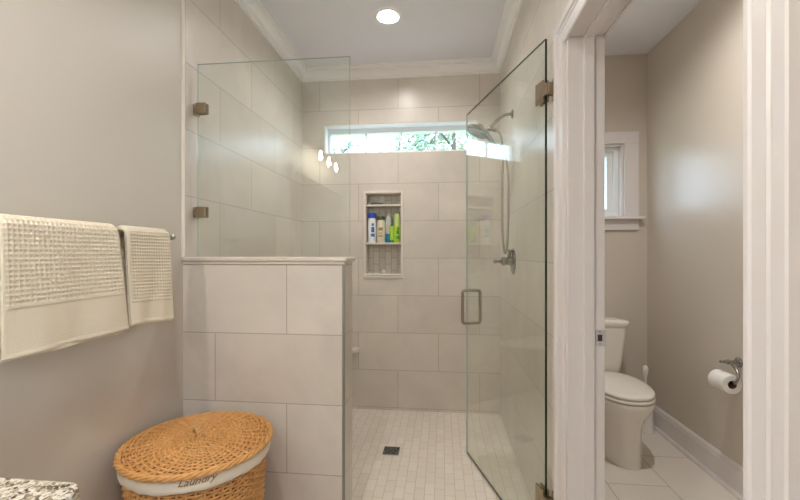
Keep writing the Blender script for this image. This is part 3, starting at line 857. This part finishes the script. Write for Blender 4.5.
for s in range(2):
    pts = []
    for k in range(61):
        a = pi * k / 60
        c = Vector((HX - 0.012 + 0.036 * cos(a) * 0.75, HY0 + 0.036 * cos(a) * -0.65, LZ + 0.016 + 0.034 * sin(a)))
        tw = 26 * a / pi * 1.0 + s * pi
        pts.append(c + Vector((cos(a) * 0.75, -cos(a) * 0.65, sin(a))) * 0.0045 * cos(tw) + Vector((0.65, 0.75, 0)) * 0.0045 * sin(tw))
    mb.tube(pts, 0.0045, 7)
mb.build('handle', mat('pale_twisted_cane', lin(214, 170, 112), 0.5, noise=(60, 0.15)), parent=ld, smooth=True, fix=False, angle=0)

# ------------------------------------------------------------------ vanity with granite top
def granite():
    m = bpy.data.materials.new('speckled_granite'); m.use_nodes = True
    nt = m.node_tree; N = nt.nodes; L = nt.links; b = N['Principled BSDF']
    g = N.new('ShaderNodeNewGeometry')
    v = N.new('ShaderNodeTexVoronoi'); v.inputs['Scale'].default_value = 190; L.new(g.outputs['Position'], v.inputs['Vector'])
    n = N.new('ShaderNodeTexNoise'); n.inputs['Scale'].default_value = 60; n.inputs['Detail'].default_value = 6; n.inputs['Roughness'].default_value = 0.7; L.new(g.outputs['Position'], n.inputs['Vector'])
    sp = N.new('ShaderNodeSeparateColor'); L.new(v.outputs['Color'], sp.inputs[0])
    a = N.new('ShaderNodeMath'); a.operation = 'MULTIPLY_ADD'; L.new(sp.outputs[0], a.inputs[0]); a.inputs[1].default_value = 0.45
    s = N.new('ShaderNodeMath'); s.operation = 'MULTIPLY'; L.new(n.outputs['Fac'], s.inputs[0]); s.inputs[1].default_value = 0.75; L.new(s.outputs[0], a.inputs[2])
    r = N.new('ShaderNodeValToRGB'); L.new(a.outputs[0], r.inputs[0])
    e = r.color_ramp.elements
    e[0].position = 0.36; e[0].color = lin(72, 66, 60); e[1].position = 0.74; e[1].color = lin(214, 208, 196)
    for p, c in ((0.44, (120, 104, 84)), (0.52, (160, 148, 130)), (0.62, (190, 181, 166))):
        x = e.new(p); x.color = lin(*c)
    L.new(r.outputs[0], b.inputs['Base Color']); b.inputs['Roughness'].default_value = 0.15
    return m
GRANITE = granite()
VX, VY1, VY0, VZT = -0.592, 0.612, -1.05, 0.905
mb = MB()
poly = [(XL, VY0, 0), (VX, VY0, 0)]
rc = 0.035
for k in range(9):
    a = pi / 2 * k / 8
    poly.append((VX - rc + rc * cos(a), VY1 - rc + rc * sin(a), 0))
poly.append((XL, VY1, 0))
mb.prism(poly, (0, 0, VZT - 0.032), (0, 0, VZT))
tag(mb.build('countertop', GRANITE, loc=(XL, VY0, VZT - 0.032), bevel=0.006), 'speckled granite vanity top with a rounded corner below the towels', 'countertop')
van = thing('vanity_cabinet', ((XL + VX) / 2, (VY0 + VY1) / 2, 0), 'white vanity cabinet under the granite top along the painted wall', 'cabinet')
cx1, cy1, cy0 = VX - 0.035, VY1 - 0.03, VY0 + 0.03
MB().box(XL + 0.028, cx1, cy0, cy1, 0.10, VZT - 0.032).box(XL + 0.028, cx1 - 0.06, cy0, cy1, 0.0, 0.10).build('body', WHITE, parent=van)
n = 4
for i in range(n):
    a = cy0 + (cy1 - cy0) * i / n + 0.008; b = cy0 + (cy1 - cy0) * (i + 1) / n - 0.008
    d = MB().box(cx1, cx1 + 0.018, a, b, 0.13, VZT - 0.055).build('door', WHITE, parent=van, bevel=0.003)
    hy = b - 0.04 if i % 2 == 0 else a + 0.04
    MB().lathe([(0.006, 0), (0.006, 0.012), (0.014, 0.018), (0.012, 0.026), (0, 0.028)], (cx1 + 0.018, hy, 0.62), (1, 0, 0), 16).build('knob', NICKEL, parent=d, smooth=True)
# mirror
mt = thing('wall_mirror', (XL, -0.25, 0.98), 'framed wall mirror above the granite vanity top', 'mirror')
FRM = mat('pale_mirror_frame', lin(206, 198, 186), 0.4)
my0, my1, mz0, mz1 = -1.0, 0.55, 1.02, 1.99
mb = MB(); fw = 0.045
mb.box(XL, XL + 0.022, my0, my1, mz1 - fw, mz1).box(XL, XL + 0.022, my0, my1, mz0, mz0 + fw).box(XL, XL + 0.022, my0, my0 + fw, mz0 + fw, mz1 - fw).box(XL, XL + 0.022, my1 - fw, my1, mz0 + fw, mz1 - fw)
mb.build('frame', FRM, parent=mt, bevel=0.004)
MB().box(XL, XL + 0.008, my0 + fw, my1 - fw, mz0 + fw, mz1 - fw).build('glass', mat('silvered_mirror', (0.86, 0.88, 0.87, 1), 0.01, 1.0), parent=mt)
# vanity light bar
LX = XL + 0.115
ly = (0.15, -0.10, -0.35)
vl = thing('vanity_light', (XL, -0.10, 2.25), 'three lamp vanity light with clear glass shades above the mirror', 'wall lamp')
MB().box(XL, XL + 0.02, -0.45, 0.25, 2.225, 2.295).build('backplate', NICKEL, parent=vl, bevel=0.005)
VB = emit_mat('vanity_bulb_glow', (1, 0.92, 0.81, 1), VANITY_W, 4 * pi * 0.018 ** 2)
for y in ly:
    a = MB().tube(spline([(XL + 0.015, y, 2.26), (XL + 0.07, y, 2.275), (LX, y, 2.262), (LX, y, 2.225)], 5), 0.008, 10).lathe([(0.008, 0.02), (0.026, 0.012), (0.028, -0.03), (0.0, -0.03)], (LX, y, 2.215), sides=20).build('arm', NICKEL, parent=vl, smooth=True)
    mb = MB(); sd = 28
    mb.loft([[(LX + r * cos(2 * pi * k / sd), y + r * sin(2 * pi * k / sd), z) for k in range(sd)] for r, z in ((0.030, 2.214), (0.052, 2.200), (0.056, 2.07), (0.054, 2.07), (0.050, 2.197), (0.030, 2.211))], cap=False, closed=True)
    mb.build('lamp_shade', SHADE, parent=vl, smooth=True)
    mb = MB().lathe([(0, -0.025), (0.010, -0.022), (0.016, -0.012), (0.018, 0.0), (0.014, 0.016), (0.009, 0.03), (0.009, 0.055)], (LX, y, 2.135), sides=20)
    mb.build('bulb', VB, parent=vl, smooth=True)

# ------------------------------------------------------------------ toilet
TXC = 1.128
tl = thing('toilet', (TXC, 2.82, 0), 'white ceramic toilet with closed lid against the toilet room back wall', 'toilet')
def egg(cy, hw, fl, bl, z, n=48, pw=2.3):
    out = []
    for k in range(n):
        a = 2 * pi * k / n
        c, s = cos(a), sin(a)
        e = 2 / pw
        x = hw * math.copysign(abs(c) ** e, c)
        y = (fl if s < 0 else bl) * math.copysign(abs(s) ** (e if s > 0 else 0.95), s)
        out.append(Vector((TXC + x, cy + y, z)))
    return out
mb = MB()
secs = [(2.80, 0.122, 0.305, 0.36, 0.0), (2.80, 0.124, 0.307, 0.36, 0.006), (2.80, 0.120, 0.302, 0.36, 0.03), (2.79, 0.118, 0.295, 0.36, 0.16), (2.78, 0.122, 0.290, 0.36, 0.24),
        (2.76, 0.142, 0.292, 0.36, 0.295), (2.74, 0.170, 0.302, 0.36, 0.34), (2.735, 0.182, 0.308, 0.36, 0.372), (2.735, 0.186, 0.311, 0.36, 0.392), (2.735, 0.182, 0.308, 0.355, 0.402), (2.735, 0.17, 0.29, 0.34, 0.404)]
mb.loft([egg(cy, hw, fl, bl, z) for cy, hw, fl, bl, z in secs])
mb.build('bowl', CERAMIC, parent=tl, smooth=True, angle=60)
def puck(name, z0, z1, hw, fl, bl, cy, m, dome=0.0, r=0.008):
    mb = MB()
    rs = [egg(cy, hw - r, fl - r, bl - r, z0), egg(cy, hw - 0.002, fl - 0.002, bl - 0.002, z0 + r * 0.5), egg(cy, hw, fl, bl, (z0 + z1) / 2), egg(cy, hw - 0.002, fl - 0.002, bl - 0.002, z1 - r * 0.4), egg(cy, hw - r, fl - r, bl - r, z1)]
    for q in (0.85, 0.6, 0.3, 0.05): rs.append(egg(cy, (hw - r) * q, (fl - r) * q, (bl - r) * q, z1 + dome * (1 - q * q)))
    mb.loft(rs)
    return mb.build(name, m, parent=tl, smooth=True, angle=50)
puck('seat', 0.406, 0.426, 0.186, 0.312, 0.235, 2.735, SEATM)
puck('lid', 0.430, 0.452, 0.183, 0.309, 0.235, 2.735, SEATM, dome=0.012)
for sx in (-0.075, 0.075): MB().lathe([(0, -0.02), (0.014, -0.02), (0.014, 0.02), (0, 0.02)], (TXC + sx, 2.975, 0.43), (1, 0, 0), 16).build('lid_hinge', SEATM, parent=tl, smooth=True)
def rrect(cx, cy, hx, hy, z, r, n=8):
    out = []
    for (sx, sy, a0) in ((1, 1, 0), (-1, 1, pi / 2), (-1, -1, pi), (1, -1, 3 * pi / 2)):
        for k in range(n + 1):
            a = a0 + pi / 2 * k / n
            out.append(Vector((cx + sx * (hx - r) + r * cos(a), cy + sy * (hy - r) + r * sin(a), z)))
    return out
TY = 3.11
mb = MB()
mb.loft([rrect(TXC, TY, 0.14, 0.075, 0.40, 0.04), rrect(TXC, TY, 0.165, 0.085, 0.42, 0.04), rrect(TXC, TY, 0.175, 0.09, 0.47, 0.04), rrect(TXC, TY - 0.002, 0.200, 0.10, 0.70, 0.04), rrect(TXC, TY - 0.002, 0.203, 0.101, 0.752, 0.04)])
mb.build('tank', CERAMIC, parent=tl, smooth=True, angle=50)
mb = MB()
mb.loft([rrect(TXC, TY - 0.002, 0.204, 0.103, 0.752, 0.04), rrect(TXC, TY - 0.002, 0.214, 0.110, 0.764, 0.045), rrect(TXC, TY - 0.002, 0.219, 0.113, 0.780, 0.045), rrect(TXC, TY - 0.002, 0.219, 0.113, 0.792, 0.045), rrect(TXC, TY - 0.002, 0.212, 0.107, 0.802, 0.045), rrect(TXC, TY - 0.002, 0.15, 0.07, 0.806, 0.045)])
mb.build('tank_lid', CERAMIC, parent=tl, smooth=True, angle=60)
mb = MB()
mb.lathe([(0.012, 0), (0.012, 0.012), (0, 0.014)], (TXC - 0.15, TY - 0.10, 0.70), (0, -1, 0), 16).tube([(TXC - 0.15, TY - 0.116, 0.70), (TXC - 0.09, TY - 0.118, 0.692)], [0.006, 0.008], 10)
mb.build('flush_lever', CHROME, parent=tl, smooth=True)

# toilet brush
bx_, by_ = 1.470, 3.06
t = thing('toilet_brush', (bx_, by_, 0), 'white toilet brush in its canister between the toilet and right wall', 'toilet brush')
MB().lathe([(0, 0), (0.056, 0), (0.058, 0.004), (0.056, 0.012), (0.053, 0.02), (0.050, 0.16), (0.052, 0.166), (0.046, 0.17), (0.012, 0.172), (0, 0.172)], (bx_, by_, 0), sides=28).build('canister', SEATM, parent=t, smooth=True)
MB().lathe([(0.008, 0.17), (0.008, 0.37), (0.013, 0.395), (0.020, 0.425), (0.021, 0.445), (0.016, 0.465), (0.008, 0.474), (0, 0.475)], (bx_, by_, 0), sides=20).build('handle', SEATM, parent=t, smooth=True)

# toilet paper holder and roll
ry0, ry1, rx, rz, rad = 2.222, 2.335, 1.492, 0.622, 0.049
hy, hz = 2.285, 0.712
t = thing('toilet_paper_holder', (XT, hy, hz), 'chrome single arm paper holder on the toilet room right wall', 'paper holder')
MB().lathe([(0, 0), (0.027, 0), (0.027, 0.005), (0.021, 0.012), (0.012, 0.018), (0.010, 0.03), (0, 0.03)], (XT, hy, hz), (-1, 0, 0), 24).build('rosette', CHROME, parent=t, smooth=True)
MB().lathe([(0.010, 0.02), (0.009, 0.04), (0.013, 0.05), (0.013, 0.062), (0.009, 0.07), (0.007, 0.082), (0.010, 0.088), (0.007, 0.096), (0, 0.098)], (XT, hy, hz), (-1, 0, 0), 18).build('post', CHROME, parent=t, smooth=True)
pts = spline([(XT - 0.055, hy, hz - 0.002), (XT - 0.055, hy - 0.035, hz - 0.008), (XT - 0.058, hy - 0.075, hz - 0.035), (XT - 0.066, hy - 0.088, rz + 0.03), (rx, hy - 0.084, rz + 0.004), (rx, ry0 - 0.005, rz), (rx, ry0 + 0.04, rz), (rx, ry1 + 0.012, rz)], 6)
MB().tube(pts, 0.0065, 10).build('arm', CHROME, parent=t, smooth=True)
t = thing('toilet_paper_roll', (rx, (ry0 + ry1) / 2, rz), 'white toilet paper roll hanging on the chrome holder', 'paper roll')
mb = MB(); sd = 40
zc = rz - 0.012
mb.loft([[(rx + r * cos(2 * pi * k / sd), y, zc + r * sin(2 * pi * k / sd)) for k in range(sd)] for r, y in ((0.0215, ry0), (rad - 0.002, ry0), (rad, ry0 + 0.002), (rad, ry1 - 0.002), (rad - 0.002, ry1), (0.0215, ry1))], cap=False, closed=True)
mb.build('paper', PAPER, parent=t, smooth=True)
mb = MB()
mb.loft([[(rx + r * cos(2 * pi * k / sd), y, zc + r * sin(2 * pi * k / sd)) for k in range(sd)] for r, y in ((0.0212, ry0 - 0.001), (0.0212, ry1 + 0.001), (0.0198, ry1 + 0.001), (0.0198, ry0 - 0.001))], cap=False, closed=True)
mb.build('cardboard_core', CARD, parent=t, smooth=True)

# ------------------------------------------------------------------ outdoors
GRD = mat('grass_green', lin(120, 140, 90), 0.9, noise=(1.5, 0.2))
struct(MB().box(-40, 40, BT + 0.3, 60, -0.8, -0.5).build('ground', GRD))
BARK = mat('grey_bark', lin(92, 84, 76), 0.9, noise=(14, 0.2))
LEAFS = [mat('leaf_green', lin(146, 164, 140), 0.6, noise=(2.5, 0.3)), mat('leaf_blue_green', lin(142, 162, 152), 0.6, noise=(2.5, 0.3))]
def tree(name, x, y, h, cr, cz, nl, lm, label, seed, lean=0.0, nb=9):
    rnd = random.Random(seed)
    t = thing(name, (x, y, -0.5), label, 'tree', 'trees beyond the windows')
    mb = MB()
    top = Vector((x + lean, y, h))
    tr = [Vector((x, y, -0.5)).lerp(top, k / 6) + Vector((rnd.uniform(-.06, .06), rnd.uniform(-.06, .06), 0)) for k in range(7)]
    mb.tube(tr, [0.11 - 0.014 * k for k in range(7)], 8)
    tips = []
    for i in range(nb):
        k = rnd.randint(3, 6); a = rnd.uniform(0, 2 * pi); L_ = cr * rnd.uniform(0.6, 1.0)
        e = Vector((tr[k].x + L_ * cos(a), tr[k].y + L_ * sin(a), cz + rnd.uniform(-0.7, 0.7) * cr))
        m_ = (tr[k] + e) / 2 + Vector((0, 0, 0.12))
        mb.tube([tr[k], m_, e], [0.035, 0.022, 0.008], 6)
        tips.append((m_, e))
    mb.build('trunk', BARK, parent=t, smooth=True)
    mb = MB()
    for _ in range(nl):
        m_, e = rnd.choice(tips)
        c = m_.lerp(e, rnd.uniform(0.2, 1.15)) + Vector((rnd.gauss(0, .24), rnd.gauss(0, .24), rnd.gauss(0, .24))) * cr * 0.7
        a, b = rnd.uniform(0, 2 * pi), rnd.uniform(-0.9, 0.9)
        u = Vector((cos(a) * cos(b), sin(a) * cos(b), sin(b))); w = u.orthogonal().normalized()
        w = (Matrix.Rotation(rnd.uniform(0, pi), 3, u) @ w)
        n_ = u.cross(w); l_ = rnd.uniform(0.06, 0.11); wd_ = l_ * 0.32
        mb.add([c - u * l_, c + w * wd_ + n_ * 0.008, c + u * l_, c - w * wd_ + n_ * 0.008], [(0, 1, 2, 3)])
    mb.build('foliage', lm, parent=t, fix=False)
    return t
tree('tree', 0.25, 9.5, 4.6, 1.35, 4.0, 2600, LEAFS[0], 'leafy tree seen through the right half of the shower window', 1, nb=14)
tree('tree', -2.9, 9.0, 4.6, 0.75, 3.9, 420, LEAFS[1], 'sparse branching tree seen through the left end of the shower window', 2, lean=0.3, nb=7)
tree('tree', -1.25, 11.5, 6.0, 0.5, 4.9, 160, LEAFS[1], 'slim pale trunk seen beside the middle bar of the shower window', 3, nb=5)
tree('tree', 4.1, 9.0, 4.4, 1.4, 3.1, 2600, LEAFS[1], 'blue green leafy tree seen through the toilet room window', 4, nb=14)
